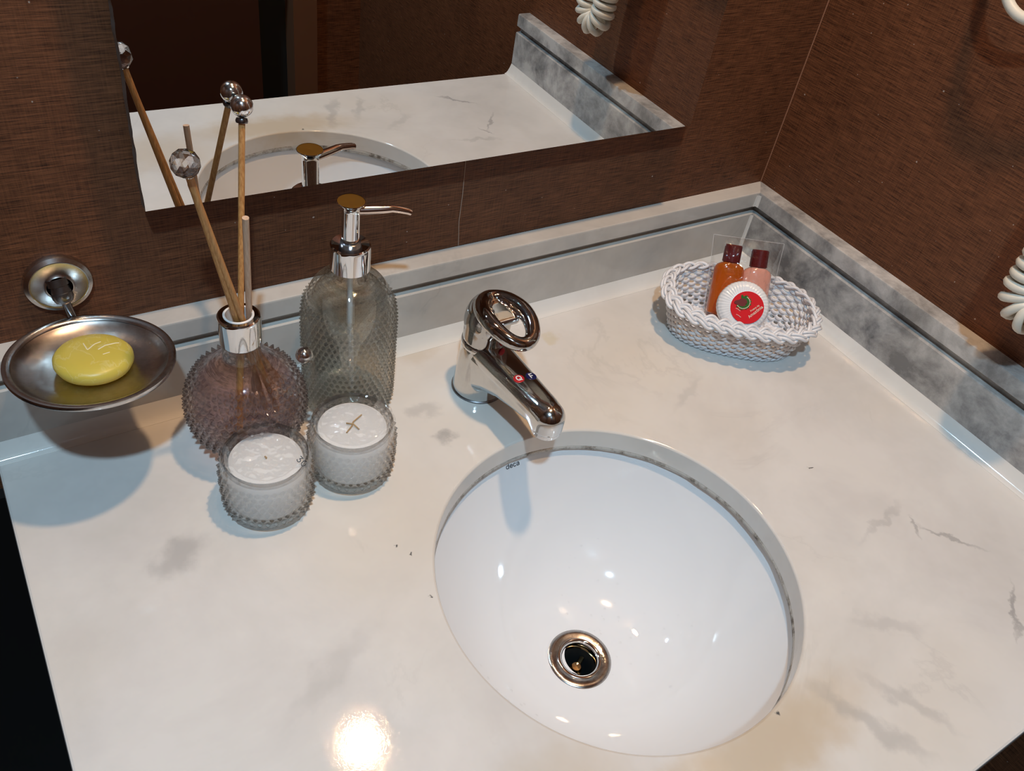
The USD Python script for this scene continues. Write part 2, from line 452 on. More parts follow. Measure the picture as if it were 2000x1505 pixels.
wf = cat(bx((XL, YF - 0.05, FZ), (DX0 - 0.05, YF, CEIL)), bx((-0.11, YF - 0.05, FZ), (0, YF, CEIL)), bx((DX0 - 0.05, YF - 0.05, DTOP + 0.05), (-0.11, YF, CEIL)))
single('wall_front', 'dark brown wall seen in the mirror', 'wall', wf, m_wall, kind='structure')
dr = thing('door_1', 'dark red-brown door reflected in the mirror', 'door', (DX0, YF, FZ), kind='structure')
part(dr, 'door_panel', bx((DX0, YF - 0.045, FZ + 0.006), (DX1, YF - 0.01, DTOP)), m_door)
part(dr, 'casing', bx((-0.165, YF - 0.05, FZ), (-0.11, YF + 0.012, DTOP + 0.05)), m_casing)
part(dr, 'casing', bx((DX0 - 0.05, YF - 0.05, FZ), (DX0, YF + 0.012, DTOP + 0.05)), m_casing)
part(dr, 'casing', bx((DX0, YF - 0.05, DTOP), (-0.165, YF + 0.012, DTOP + 0.05)), m_casing)
part(dr, 'door_gap', bx((DX1, YF - 0.048, FZ), (-0.165, YF - 0.04, DTOP)), m_void)
part(dr, 'door_handle', cat(tube([(-0.30, YF - 0.012, 0.18), (-0.30, YF + 0.045, 0.18)], 0.009, 12), tube([(-0.30, YF + 0.045, 0.18), (-0.40, YF + 0.045, 0.18)], 0.008, 12)), m_steel, 40)
single('trim_1', 'near-black tiled lower wall left of the counter', 'wainscot', bx((XL, -0.012, FZ), (CXL - 0.003, 0, -0.06)), m_wains, kind='structure')
m_corner = plain('corner_paper', (0.30, 0.135, 0.075), 0.6)
part(wb, 'paper_seam', tube([(-0.0007, -0.0007, 0.1005), (-0.0007, -0.0007, 0.5), (-0.0007, -0.0007, CEIL - 0.001)], 0.0008, 6), m_corner, label='lighter paper edge in the corner')
# wallpaper seam: the edge of one sheet stands a hair proud
part(wb, 'paper_seam', tube([(-0.4450, -0.0002, 0.20), (-0.4440, -0.0002, 0.16), (-0.4446, -0.0002, 0.13), (-0.4420, -0.0002, 0.101)], 0.0005, 5), m_seam)
for i, (p, c, _, r) in enumerate(LAMPS):
    t = thing('downlight', ['round ceiling downlight above the washbasin', 'round ceiling downlight above the camera, at the left'][i], 'lamp', (p[0], p[1], CEIL), group='ceiling downlights')
    part(t, 'trim_ring', lathe([(0.036, 0.0), (0.036, -0.004), (0.05, -0.005), (0.054, 0.0)], 48, (p[0], p[1], CEIL)), m_white, 40)

# ------------------------------------------------------------------ countertop and upstands
TS, H, G1, G2 = 0.0218, 0.100, 0.0801, 0.0702     # thickness, height and groove of the marble upstands
CW, CD = 0.010, 0.0165                            # cove at their foot
CX0, CY0 = -0.892, -0.6204                        # left end and front edge of the countertop
BC, BA, BB, BT = np.array([-0.4644, -0.3502]), 0.1589, 0.1624, -0.3048
def oval(a, b, n=160):
    t = np.linspace(0, 2 * np.pi, n, endpoint=False)
    x, y = a * np.cos(t), b * np.sin(t)
    return np.c_[BC[0] + x * math.cos(BT) - y * math.sin(BT), BC[1] + x * math.sin(BT) + y * math.cos(BT)]
ct = thing('countertop', 'pale cream marble countertop with faint grey veins and a round basin cutout', 'countertop', (CX0, CY0, 0))
def slab():
    e = 0.0022
    top = Polygon([(CX0 + e, CY0 + e), (0, CY0 + e), (0, 0), (CX0 + e, 0)], [oval(BA + e, BB + e)])
    v, f = trimesh.creation.triangulate_polygon(top, engine='earcut')
    out = [trimesh.Trimesh(np.c_[v, np.zeros(len(v))], f, process=False)]
    out.append(trimesh.Trimesh(np.c_[v, np.full(len(v), -0.024)], np.array(f)[:, ::-1], process=False))
    prof = [(e, 0.0), (0.0012, -0.0004), (0.0004, -0.0012), (0.0, -e), (0.0, -0.0225), (e, -0.024)]
    rings = np.array([np.c_[oval(BA + d, BB + d), np.full(160, z)] for d, z in prof]).reshape(-1, 3)
    out.append(quads(rings, grid_faces(len(prof), 160)[:, ::-1]))
    pe = [(e, 0.0), (0.0007, -0.0007), (0.0, -e), (0.0, -0.050), (0.020, -0.050), (0.020, -0.024)]
    def edge(q):
        return [(CX0 + q[0], 0.0, q[1]), (CX0 + q[0], CY0 + q[0], q[1]), (0.0, CY0 + q[0], q[1])]
    ev = np.array([edge(q) for q in pe]).reshape(-1, 3)
    ee = quads(ev, grid_faces(len(pe), 3, False))
    ee.invert()
    out.append(ee)
    m = cat(*out)
    return m
s_ = slab()
# make the outer edge face outwards
part(ct, 'slab', s_, m_counter, 35)
def cove_path():
    return [(CX0, -TS), (-TS, -TS), (-TS, CY0)], [(0, -1), (-1, -1), (-1, 0)]
csec = [(0, 0), (0, CD), (0.0025, CD * 0.62), (0.0055, CD * 0.28), (0.0085, CD * 0.08), (CW + 0.0015, 0.0003), (CW + 0.0015, 0.0)]
pth, td = cove_path()
part(ct, 'cove', sweep(csec, pth, td), m_cove, 60, label='whiter rounded strip where the counter meets the upstands')

usec = [(0, 0.0), (0, H), (TS - 0.0022, H), (TS - 0.0006, H - 0.0007), (TS, H - 0.0024), (TS, G1 + 0.0006), (TS - 0.0008, G1), (TS - 0.0085, G1 - 0.0006),
        (TS - 0.0085, G2 + 0.0006), (TS - 0.0010, G2), (TS, G2 - 0.0012), (TS, 0.0)]
b1 = thing('backsplash', 'grey-cream marble upstand with a groove along the back wall below the mirror', 'backsplash', (CX0, 0, 0))
part(b1, 'slab', sweep(usec, [(CX0, 0), (0, 0)], [(0, -1), (-1, -1)]), m_splash, 30)
b2 = thing('backsplash', 'blotchy dark-veined grey marble upstand with a groove along the right wall', 'backsplash', (0, CY0, 0))
part(b2, 'slab', sweep(usec, [(0, 0), (0, CY0)], [(-1, -1), (-1, 0)]), m_splash2, 30)
dg = 1 / math.sqrt(2)
def seam(z0, z1, w):
    c0, c1 = np.array([-TS - 0.0004, -TS - 0.0004]), 0
    a, b = np.array([-w, 0.0012]), np.array([0.0012, -w])
    v = []
    for z, k in ((z0, 1.15), (z1, 1.0)):
        for q in ((-TS - w * k, -TS + 0.001), (-TS - w * k, -TS - 0.0005), (-TS - 0.0012, -TS - 0.0012), (-TS - 0.0005, -TS - w * k), (-TS + 0.001, -TS - w * k), (-TS + 0.001, -TS + 0.001)):
            v.append((q[0], q[1], z))
    f = [[i, (i + 1) % 6, 6 + (i + 1) % 6, 6 + i] for i in range(6)]
    m = quads(v, f)
    trimesh.repair.fix_normals(m)
    return m
part(b1, 'joint', seam(G1 + 0.0008, H - 0.003, 0.0042), m_filler, label='white filler in the corner joint')
part(b1, 'joint', seam(CD - 0.002, G2 - 0.0015, 0.0030), m_filler, label='white filler in the corner joint')

# vanity cabinet that carries the counter (below the picture)
vc = thing('vanity_cabinet', 'dark vanity cabinet under the marble countertop', 'cabinet', (CX0 + 0.05, CY0 + 0.06, FZ))
part(vc, 'side_panel', bx((CX0 + 0.04, CY0 + 0.06, FZ), (CX0 + 0.058, -0.002, -0.0245)), m_dark)
part(vc, 'side_panel', bx((-0.020, CY0 + 0.06, FZ), (-0.002, -0.002, -0.0245)), m_dark)
part(vc, 'bottom_panel', bx((CX0 + 0.058, CY0 + 0.06, FZ + 0.08), (-0.020, -0.002, FZ + 0.10)), m_dark)
for k in range(2):
    x0 = CX0 + 0.042 + k * 0.424
    d_ = part(vc, 'door', bx((x0, CY0 + 0.04, FZ + 0.10), (x0 + 0.42, CY0 + 0.059, -0.055)), m_dark)
    part(d_, 'knob', sphere((x0 + (0.38 if k == 0 else 0.04), CY0 + 0.028, -0.15), 0.012, 2), m_steel, True)

# ------------------------------------------------------------------ basin and drain
bs = thing('washbasin', 'round white ceramic washbasin set under the marble countertop', 'washbasin', (BC[0], BC[1], -0.15))
RB, ZB = 0.1660, -0.0245
def bowl_z(r):
    return -0.150 + (0.150 + ZB - 0.004) * (np.clip(r, 0, RB) / RB) ** 3.0
rr = np.concatenate([np.linspace(0.021, 0.135, 26), np.linspace(0.139, RB, 16)])
inner = [(r, bowl_z(r)) for r in rr] + [(RB + 0.0015, ZB - 0.0015), (RB + 0.006, ZB), (RB + 0.020, ZB)]
outer = [(RB + 0.020, ZB - 0.012), (RB + 0.008, ZB - 0.014)] + [(r + 0.010, bowl_z(r) - 0.010) for r in rr[::-3]] + [(0.021, -0.161)]
bowl = lathe(inner + outer + [inner[0]], 128, (BC[0], BC[1], 0))
trimesh.repair.fix_normals(bowl)
part(bs, 'bowl', bowl, m_ceramic, 40)
def sealant():
    t = np.linspace(0, 2 * np.pi, 240, endpoint=False)
    o = oval(BA, BB, 240)
    u = (o - BC) / np.linalg.norm(o - BC, axis=1, keepdims=True)
    nz = meshkit.fbm(np.c_[np.cos(t) * 7, np.sin(t) * 7, np.zeros(240)], 4, 3)
    rings = []
    for d, z in ((0.0012, -0.0220), (0.0000, -0.0230), (-0.0006, -0.0262), (0.002, -0.0300)):
        w = (nz - 0.45)[:, None] * (0.004 if d <= 0 else 0)
        q = o + u * d
        rings.append(np.c_[q, np.full(240, z) - w[:, 0] * (1 if z < -0.0235 else 0)])
    m = quads(np.array(rings).reshape(-1, 3), grid_faces(4, 240)[:, ::-1])
    return m
part(bs, 'sealant', sealant(), m_grime, 60, label='grimy sealant bead between the stone and the bowl')
def on_bowl(ang, r, lift=0.0):
    x, y = BC[0] + r * math.cos(ang), BC[1] + r * math.sin(ang)
    z = bowl_z(r)
    s = (bowl_z(r + 1e-4) - bowl_z(r - 1e-4)) / 2e-4
    n = np.array([-s * math.cos(ang), -s * math.sin(ang), 1.0])
    n /= np.linalg.norm(n)
    return np.array([x, y, z]) + n * lift, n
la = math.atan2(-0.188 - BC[1], -0.468 - BC[0])
lp, ln = on_bowl(la, 0.1632, 0.0003)
lm = text('deca', 0.0052, 0.0002)
part(bs, 'logo', placed(lm, basis(ln), lp), m_black, label='small black maker lettering')

dn = thing('drain', 'chrome drain ring with a dark hole in the bottom of the white basin', 'drain', (BC[0], BC[1], -0.15))
dc = (BC[0] - 0.007, BC[1] + 0.001, -0.1497)
part(dn, 'flange', lathe([(0.0305, -0.0005), (0.0315, 0.0008), (0.030, 0.0022), (0.026, 0.0028), (0.0205, 0.0008), (0.0200, -0.002)], 72, dc), m_drain, 50)
part(dn, 'inner_ring', lathe([(0.0215, 0.0004), (0.0212, 0.0022), (0.0195, 0.0026), (0.0172, 0.0012), (0.0165, -0.003), (0.0165, -0.008)], 72, dc), m_bright, 50)
part(dn, 'tailpipe', lathe([(0.0166, -0.006), (0.0160, -0.030), (0.0155, -0.05), (0.0, -0.05)], 48, dc), m_void, 40)
cross = []
for a in (0.5, 0.5 + 2.09, 0.5 + 4.19):
    cross.append(tube([np.array(dc) + [0.0155 * math.cos(a), 0.0155 * math.sin(a), -0.020], np.array(dc) + [0, 0, -0.020]], 0.0024, 8))
cross.append(lathe([(0, -0.024), (0.0055, -0.024), (0.0060, -0.018), (0.0045, -0.014), (0, -0.0135)], 24, dc))
part(dn, 'strainer', cat(*cross), m_brass, 40, label='brassy strainer cross with its screw')

rng = np.random.default_rng(21)
dm = []
for k in range(46):
    a, r = (rng.uniform(-1.2, 1.4), rng.uniform(0.03, 0.115)) if k < 34 else (rng.uniform(2.6, 3.6), rng.uniform(0.09, 0.13))
    c_, n_ = on_bowl(a, r, 0.0)
    q_ = rng.uniform(0.0006, 0.0016)
    dm.append(placed(sphere((0, 0, 0), q_, 2, (1, 1, 0.55)), basis(n_), c_ + n_ * q_ * 0.2))
m_drop = glass('water', (0.998, 0.999, 1.0), 0.93)
single('water_drops', 'scattered clear water drops on the white basin', 'water drops', cat(*dm), m_drop, True, kind='stuff')

# ------------------------------------------------------------------ mirror
TM, ZM, XR, XLm = 0.0282, 0.2130, -0.1866, -0.7412
MH = 0.75
mi = thing('mirror', 'large frameless wall mirror standing off the brown wall', 'mirror', (XLm, -TM, ZM))
def tilt_pt(x, dy, s):
    yaw, tl = -0.0047, 0.0029
    n = np.array([math.sin(yaw), -math.cos(tl), -math.sin(tl)])
    return [x, -TM + dy - (n[0] * x + n[2] * s) / n[1], ZM + s]
def mirror_outline():
    pts = []
    zs = np.linspace(0, MH, 160)
    wob = 0.0012 * (meshkit.fbm(np.c_[zs * 60, np.zeros(160), np.zeros(160)], 3, 5) - 0.5) * 2
    left = [(XLm + w, s) for s, w in zip(zs, wob)]
    return np.array([(XR, 0), (XR, MH)] + left[::-1])
mo = mirror_outline()
fv, ff = trimesh.creation.triangulate_polygon(Polygon(mo), engine='earcut')
face = trimesh.Trimesh(np.array([tilt_pt(a, 0, b) for a, b in fv]), ff, process=False)
if face.face_normals[0][1] > 0:
    face.invert()
part(mi, 'silvered_face', face, m_mirror)
n_ = len(mo)
ring = np.array([[tilt_pt(a, 0.00005, b) for a, b in mo], [tilt_pt(a, 0.012, b) for a, b in mo]]).reshape(-1, 3)
edge_m = quads(ring, grid_faces(2, n_))
bk = trimesh.Trimesh(np.array([tilt_pt(a, 0.012, b) for a, b in fv]), ff, process=False)
em = cat(edge_m, bk)
part(mi, 'glass_edge', em, m_glass_edge, label='rough grey glass edge')
part(mi, 'backing', bx((XLm + 0.03, -TM + 0.0145, ZM + 0.03), (XR - 0.03, -0.0003, ZM + MH - 0.03)), m_frame)

# ------------------------------------------------------------------ faucet
FX, FY = -0.4645, -0.1033
fa = thing('faucet', 'chrome single-lever basin faucet with a looped handle', 'faucet', (FX, FY, 0))
def disc(z, r, dy=0.0, sx=1.0):
    return m3.Manifold.cylinder(0.0008, r, r, 48).scale([sx, 1, 1]).translate([FX, FY + dy, z])
def stack(*ds):
    out = None
    for a, b in zip(ds[:-1], ds[1:]):
        h = hull(a, b)
        out = h if out is None else out + h
    return out
body = stack(disc(0.0, 0.0262), disc(0.004, 0.0262), disc(0.018, 0.0248), disc(0.040, 0.0236), disc(0.0575, 0.0228))
def spsec(y, zt, zb, w, r):
    return hull(*[ms((FX + sx * (w - r), y, zz), r, 20) for sx in (-1, 1) for zz in (zt - r, zb + r)])
s0 = spsec(-0.100, 0.0660, 0.040, 0.0200, 0.0105)
s1 = spsec(-0.209, 0.0738, 0.0470, 0.0156, 0.0118)
tip = hull(ms((FX + 0.0005, -0.2180, 0.0595), 0.0153, 32), m3.Manifold.cylinder(0.004, 0.0146, 0.0146, 40).translate([FX + 0.0005, -0.2180, 0.0465]))
low = [spsec(-0.098, 0.0530, 0.008, 0.0222, 0.0085), spsec(-0.114, 0.0600, 0.0125, 0.0205, 0.0095), spsec(-0.128, 0.0600, 0.0195, 0.0186, 0.0100),
       spsec(-0.150, 0.0620, 0.0300, 0.0172, 0.0105), spsec(-0.180, 0.0640, 0.0385, 0.0160, 0.0110), spsec(-0.206, 0.0660, 0.0445, 0.0150, 0.0105)]
for a, b in zip(low[:-1], low[1:]):
    body = body + hull(a, b)
body = body + hull(s0, s1) + hull(s1, tip) + hull(low[-1], tip)
bt = soften(body, 0.0020, 16)
part(fa, 'body', bt, m_faucet, True)
part(fa, 'aerator', lathe([(0.0, 0.0420), (0.0120, 0.0420), (0.0136, 0.0425), (0.0140, 0.0435), (0.0140, 0.0515)], 48, (FX + 0.0005, -0.2180, 0)), m_chrome, 40)
part(fa, 'base_ring', lathe([(0.0274, 0.0), (0.0274, 0.0014), (0.0266, 0.0022), (0.0255, 0.0022)], 64, (FX, FY, 0)), m_dark_steel, 40)
part(fa, 'collar', lathe([(0.0222, 0.0575), (0.0231, 0.0582), (0.0234, 0.0605), (0.0231, 0.0630), (0.0222, 0.0638), (0.0215, 0.0638)], 64, (FX, FY, 0)), m_chrome, 50)
cap = stack(disc(0.0645, 0.0220), disc(0.066, 0.0224), disc(0.082, 0.0224))
dome = m3.Manifold.sphere(1.0, 48).scale([0.0226, 0.0238, 0.0300]).translate([FX, FY + 0.0005, 0.0850])
ring_c, ay, ax_ = -0.1330, 0.0330, 0.0195
pts = []
for k in range(40):
    a = 2 * math.pi * k / 40
    yy, xx = ring_c + ay * math.cos(a), ax_ * math.sin(a)
    front = (ring_c + ay - yy) / (2 * ay)                       # 0 at the back, 1 at the tip
    rad = 0.0090 - 0.0022 * front
    pts.append(ms((FX + xx, yy, 0.1085 - 0.0035 * front + 0.0045 * math.sin(math.pi * front)), rad, 20))
loop = hull(pts[0], pts[1])
for a, b in zip(pts[1:], pts[2:] + pts[:1]):
    loop = loop + hull(a, b)
web = hull(ms((FX, -0.1080, 0.1020), 0.0110), ms((FX - 0.013, -0.1220, 0.1055), 0.0055), ms((FX + 0.013, -0.1220, 0.1055), 0.0055), ms((FX - 0.010, -0.1310, 0.1045), 0.0045), ms((FX + 0.010, -0.1310, 0.1045), 0.0045))
hd = soften(cap + dome + loop + web, 0.0019, 10)
part(fa, 'handle', hd, m_handle, True, label='dark mirror-chrome looped lever')
def badge(x, y, letter, m):
    z = 0.0
    hit = bt.ray.intersects_location([[FX + x, y, 0.2]], [[0, 0, -1.0]])[0]
    z = hit[:, 2].max()
    nr = np.array([x * 14, 0.0, 1.0])
    T = basis(nr, (0, 1, 0))
    T[:3, 0], T[:3, 1] = np.array([1, 0, -nr[0]]) / np.linalg.norm([1, 0, nr[0]]), np.array([0, 1.0, 0])
    c = np.array([FX + x, y, z - 0.0003])
    b = part(fa, 'badge', placed(lathe([(0.0, 0.0), (0.0052, 0.0), (0.0052, 0.0006), (0.0047, 0.0009), (0, 0.0010)], 40), T, c), m, 40, label='round %s badge' % ('red' if letter == 'Q' else 'navy'))
    part(b, 'letter', placed(text(letter, 0.0058, 0.0003, True), T, c + T[:3, 2] * 0.0010), m_white, label='letter ' + letter)
badge(-0.0062, -0.1740, 'Q', m_red)
badge(0.0062, -0.1755, 'F', m_navy)
part(fa, 'indicator', placed(lathe([(0, 0), (0.004, 0), (0.0036, 0.001), (0, 0.0012)], 24), basis((0.25, -1, 0)), (FX + 0.0054, FY - 0.0217, 0.0735)), m_red, 40, label='red hot-water dot under the lever')

# ------------------------------------------------------------------ soap dish and soap
SC = np.array([-0.8055, -0.0735, 0.1240])
sn = np.array([0.050, 0.070, 1.0])
ST = basis(sn, (0, 1, 0))
sd = thing('soap_dish', 'round steel soap dish on a wall bracket at the left', 'soap dish', tuple(SC))
RD = 0.0590
dprof = [(0.0, -0.0140), (0.020, -0.0138), (0.036, -0.0128), (0.048, -0.0092), (0.0555, -0.0035), (RD, -0.0015), (RD + 0.0006, 0.0003), (RD - 0.0004, 0.0018), (RD - 0.0028, 0.0012),
         (0.0535, -0.0022), (0.0465, -0.0072), (0.0350, -0.0092), (0.020, -0.0104), (0.0, -0.0106)]
part(sd, 'bowl', placed(lathe(dprof, 96), ST, SC), m_steel, 50)
part(sd, 'rim', placed(lathe([(RD - 0.0050, -0.0004), (RD - 0.0040, 0.0012), (RD - 0.0010, 0.0024), (RD + 0.0012, 0.0018), (RD + 0.0016, 0.0), (RD + 0.0010, -0.0018), (RD - 0.0006, -0.0026)], 96), ST, SC), m_rim, 60, label='rolled bright rim')
WT = basis((0, -1, 0))
rc = np.array([-0.8105, 0.0, 0.1490])
part(sd, 'rosette', placed(lathe([(0.0248, 0.0), (0.0252, 0.003), (0.0246, 0.0055), (0.0215, 0.0075), (0.0200, 0.0066), (0.0120, 0.0078), (0.0095, 0.0100)], 72), WT, rc), m_rim, 40)
pd = np.array([0.10, -0.42, -0.90]); pd /= np.linalg.norm(pd)
p0_ = rc + [-0.001, -0.0045, 0.006]
part(sd, 'post', placed(lathe([(0.0090, 0.0), (0.0086, 0.006), (0.0074, 0.0065), (0.0074, 0.012), (0.0080, 0.0125), (0.0080, 0.016), (0.0066, 0.0195), (0.003, 0.0215), (0, 0.0218)], 40), basis(pd), p0_), m_dark_steel, 40)
part(sd, 'stem', tube([p0_ + pd * 0.018, rc + [0.0025, -0.0100, -0.022], rc + [0.0035, -0.0090, -0.030], rc + [0.004, -0.0150, -0.037], rc + [0.005, -0.030, -0.0400]], 0.0034, 12), m_dark_steel, 60)
sp_c = SC + ST[:3, 2] * -0.0095 + [0.0018, 0.0015, 0]
sprof = [(0, 0.0), (0.0215, 0.0004), (0.0262, 0.0030), (0.0284, 0.0075), (0.0282, 0.0110), (0.0255, 0.0142), (0.0180, 0.0160), (0, 0.0166)]
so = thing('soap', 'round translucent yellow soap bar lying in the steel dish', 'soap', tuple(sp_c))
sm_ = lathe(sprof, 72)
part(so, 'bar', placed(sm_, ST, sp_c), m_soap, 60)
def stroke(pl, r):
    pl = np.array(pl, float)
    t = np.linspace(0, 1, 24)
    q = np.c_[[np.interp(t, np.linspace(0, 1, len(pl)), pl[:, k]) for k in range(2)]].T
    z = np.interp(np.hypot(q[:, 0], q[:, 1]), [0, 0.018, 0.0255], [0.0166, 0.0160, 0.0142])
    return placed(tube(np.c_[q, z - r * 0.55], r, 6), ST, sp_c)
part(so, 'stamp', cat(stroke([(-0.004, 0.012), (-0.003, 0.002), (0.003, 0.008), (0.008, 0.010)], 0.0007), stroke([(0.004, 0.0), (0.010, 0.004), (0.020, 0.005)], 0.0008), stroke([(0.006, -0.007), (0.011, -0.006)], 0.0006)), m_soap_print, 60, label='whitish worn stamp marks')

# ------------------------------------------------------------------ studded glass
def studded(profile, z0, z1, pitch, h, around, n_sub, rowstep):
    """Lathe with a staggered lattice of rounded studs between z0 and z1."""
    pr = dense(profile, rowstep)
    def disp(p, t):
        seg = np.r_[0, np.cumsum(np.linalg.norm(np.diff(p, axis=0), axis=1))]
        row = seg / pitch
        k = np.floor(row)
        fr = row - k - 0.5
        u = (t[None, :] / (2 * np.pi) * around + 0.5 * (k[:, None] % 2)) % 1.0 - 0.5
        d = 0.55 * (np.abs(fr[:, None] * 2) + np.abs(u * 2)) + 0.45 * np.sqrt((fr[:, None] * 2) ** 2 + (u * 2) ** 2)
        b = h * np.clip(1 - d ** 1.15, 0, 1)
        gate = np.clip((p[:, 1] - z0) / 0.003, 0, 1) * np.clip((z1 - p[:, 1]) / 0.003, 0, 1)
        b = b * gate[:, None]
        tg = np.gradient(p, axis=0)
        tg /= np.linalg.norm(tg, axis=1, keepdims=True) + 1e-12
        return b * tg[:, 1:2], -b * tg[:, 0:1]
    return pr, disp

def bottle(outer, inner, z0, z1, pitch, h, around, c, n_sub=9):
    """Closed glass wall: studded outside from the foot up to the lip, plain inside back down."""
    pr, disp = studded(outer, z0, z1, pitch, h, around, n_sub, pitch / 8)
    n = around * n_sub
    om = lathe(pr, n, c, disp)
    ip = dense(inner, 0.004) if len(inner) else []
    if not len(inner):
        return cat(om, lathe([pr[-1], (0.0, pr[-1][1])], n, c))
    im = lathe(ip, n, c)
    # lip between the two
    lip = lathe([pr[-1], ip[0]], n, c)
    return cat(om, lip, im)

# reed diffuser
DFX, DFY = -0.6956, -0.0868
df = thing('reed_diffuser', 'squat round studded glass diffuser bottle with mauve liquid and a chrome neck', 'reed diffuser', (DFX, DFY, 0))
ZC, RO = 0.0520, 0.0492
def ball_prof(R, zc, za, zb, fl, k=28, sq=1.0):
    zz = np.linspace(za, zb, k)
    return [(max(fl, math.sqrt(max(0.0, R * R - ((z - zc) * sq) ** 2))), z) for z in zz]
op = [(0.0, 0.0), (0.024, 0.0), (0.030, 0.0015)] + ball_prof(RO, ZC, 0.010, 0.0975, 0.016, sq=0.97) + [(0.0158, 0.103), (0.0152, 0.112), (0.0148, 0.122)]
ip = [(0.0110, 0.122), (0.0112, 0.104), (0.0150, 0.0975)] + ball_prof(RO - 0.005, ZC, 0.0105, 0.094, 0.014, sq=0.97)[::-1] + [(0.026, 0.009), (0.0, 0.008)]
part(df, 'bottle', bottle(op, [], 0.009, 0.090, 0.0070, 0.0042, 42, (DFX, DFY, 0)), m_diff_glass, 80, label='studded clear glass')
lq = [(0.0, 0.0078), (0.0262, 0.0088)] + ball_prof(RO - 0.0047, ZC, 0.0105, 0.078, 0.014, sq=0.97) + [(0.0, 0.078)]
part(df, 'liquid', lathe(lq, 72, (DFX, DFY, 0)), m_mauve, 50, label='mauve scented liquid')
part(df, 'collar', lathe([(0.0166, 0.1190), (0.0170, 0.1205), (0.0172, 0.1435), (0.0168, 0.1452), (0.0155, 0.1462), (0.0122, 0.1462), (0.0120, 0.1445), (0.0120, 0.125)], 72, (DFX, DFY, 0)), m_bright, 35, label='bright chrome collar')
part(df, 'stopper_ring', lathe([(0.0121, 0.1440), (0.0122, 0.1466), (0.0112, 0.1472), (0.0103, 0.1466), (0.0102, 0.130)], 48, (DFX, DFY, 0)), m_white, 50, label='white plastic ring in the neck')

def reed(name, label, top, ring_pt, r, m, finial=None):
    top, q = np.array(top, float), np.array(ring_pt, float)
    dirv = (q - top) / np.linalg.norm(q - top)
    L = 0.0
    p = q.copy()
    while p[2] > 0.022 and math.hypot(p[0] - DFX, p[1] - DFY) < 0.036:
        p = p + dirv * 0.001
    a = top if finial is None else top + dirv * (0.010 if finial == 'crystal' else 0.0105)
    t = thing(name, label, 'reed stick', tuple(p), group='reed sticks in the diffuser bottle')
    part(t, 'stick', tube(np.linspace(p, a, 12), r, 10), m, 60)
    up = -dirv
    T = basis(up)
    if finial == 'crystal':
        part(t, 'cap_ring', placed(lathe([(0.0, -0.0005), (0.0036, 0.0), (0.0040, 0.0012), (0.0034, 0.0024), (0, 0.0026)], 24), T, a), m_bright, 40)
        ico = trimesh.creation.icosphere(1, 0.0098)
        g = placed(ico, T, top)
        part(t, 'crystal_bead', g, m_crystal, False, label='round faceted clear crystal')
    elif finial == 'ball':
        part(t, 'cap_ring', placed(lathe([(0.0, -0.002), (0.0042, -0.0015), (0.0046, 0.0), (0.0040, 0.0018), (0, 0.002)], 24), T, a), m_dark_steel, 40)
        part(t, 'ball', sphere(top, 0.0082, 4), m_silver, True, label='polished silver ball')
reed('reed_stick', 'reed topped with a faceted clear crystal bead', (-0.7273, -0.1115, 0.2967), (-0.6985, -0.0905, 0.146), 0.0027, m_reed, 'crystal')
reed('reed_stick', 'plain reed leaning just behind the crystal-topped one', (-0.7245, -0.1085, 0.2800), (-0.6945, -0.0935, 0.146), 0.0025, m_reed)
reed('reed_stick', 'tall reed topped with a polished silver ball', (-0.6656, -0.0372, 0.2946), (-0.6912, -0.0795, 0.146), 0.0025, m_reed, 'ball')
reed('reed_stick', 'short pale plain reed at the right of the diffuser neck', (-0.6874, -0.0985, 0.2407), (-0.6868, -0.0862, 0.146), 0.0026, m_reed_pale)

cb = thing('bead_finial', 'small silver bead lodged between the two studded glass bottles', 'bead', (-0.6398, -0.0795, 0.070))
part(cb, 'ball', sphere((-0.6395, -0.0795, 0.0795), 0.0078, 4), m_silver, True)
part(cb, 'cap_ring', placed(lathe([(0.0, -0.002), (0.0042, -0.0015), (0.0046, 0.0), (0.0040, 0.0018), (0, 0.002)], 24), basis((0.6, 0.2, -0.75)), (-0.6340, -0.0775, 0.0723)), m_chrome, 40)

# soap dispenser
PX, PY = -0.5929, -0.0697
pu = thing('soap_dispenser', 'tall studded clear glass soap dispenser with a chrome pump', 'soap dispenser', (PX, PY, 0))
RP = 0.0412
op = [(0.0, 0.0), (0.033, 0.0), (0.038, 0.002), (0.0405, 0.006), (RP, 0.020), (RP, 0.100)]
op += [(0.0168 + (RP - 0.0168) * math.cos(a) ** 0.9 if a < 1.57 else 0.0168, 0.100 + 0.047 * math.sin(a)) for a in np.linspace(0.08, math.pi / 2, 16)]
op += [(0.0160, 0.150), (0.0158, 0.160)]
ip = [(0.0125, 0.160), (0.0128, 0.148)]
ip += [(0.0135 + (RP - 0.0038 - 0.0135) * math.cos(a) ** 0.9 if a < 1.57 else 0.0135, 0.100 + 0.043 * math.sin(a)) for a in np.linspace(math.pi / 2, 0.08, 16)]
ip += [(RP - 0.0038, 0.100), (RP - 0.0038, 0.020), (0.036, 0.011), (0.030, 0.0085), (0, 0.008)]
part(pu, 'bottle', bottle(op, ip, 0.006, 0.126, 0.0058, 0.0032, 48, (PX, PY, 0)), m_pump_glass, 80, label='studded glass bottle')
part(pu, 'dip_tube', tube([(PX, PY, 0.150), (PX + 0.001, PY, 0.09), (PX + 0.004, PY, 0.014)], 0.0024, 10), m_white, 60)
part(pu, 'collar', lathe([(0.0162, 0.1555), (0.0172, 0.1565), (0.0174, 0.1770), (0.0170, 0.1792), (0.0158, 0.1802), (0.0110, 0.1792), (0.0088, 0.1785)], 72, (PX, PY, 0)), m_bright, 35, label='chrome screw collar')
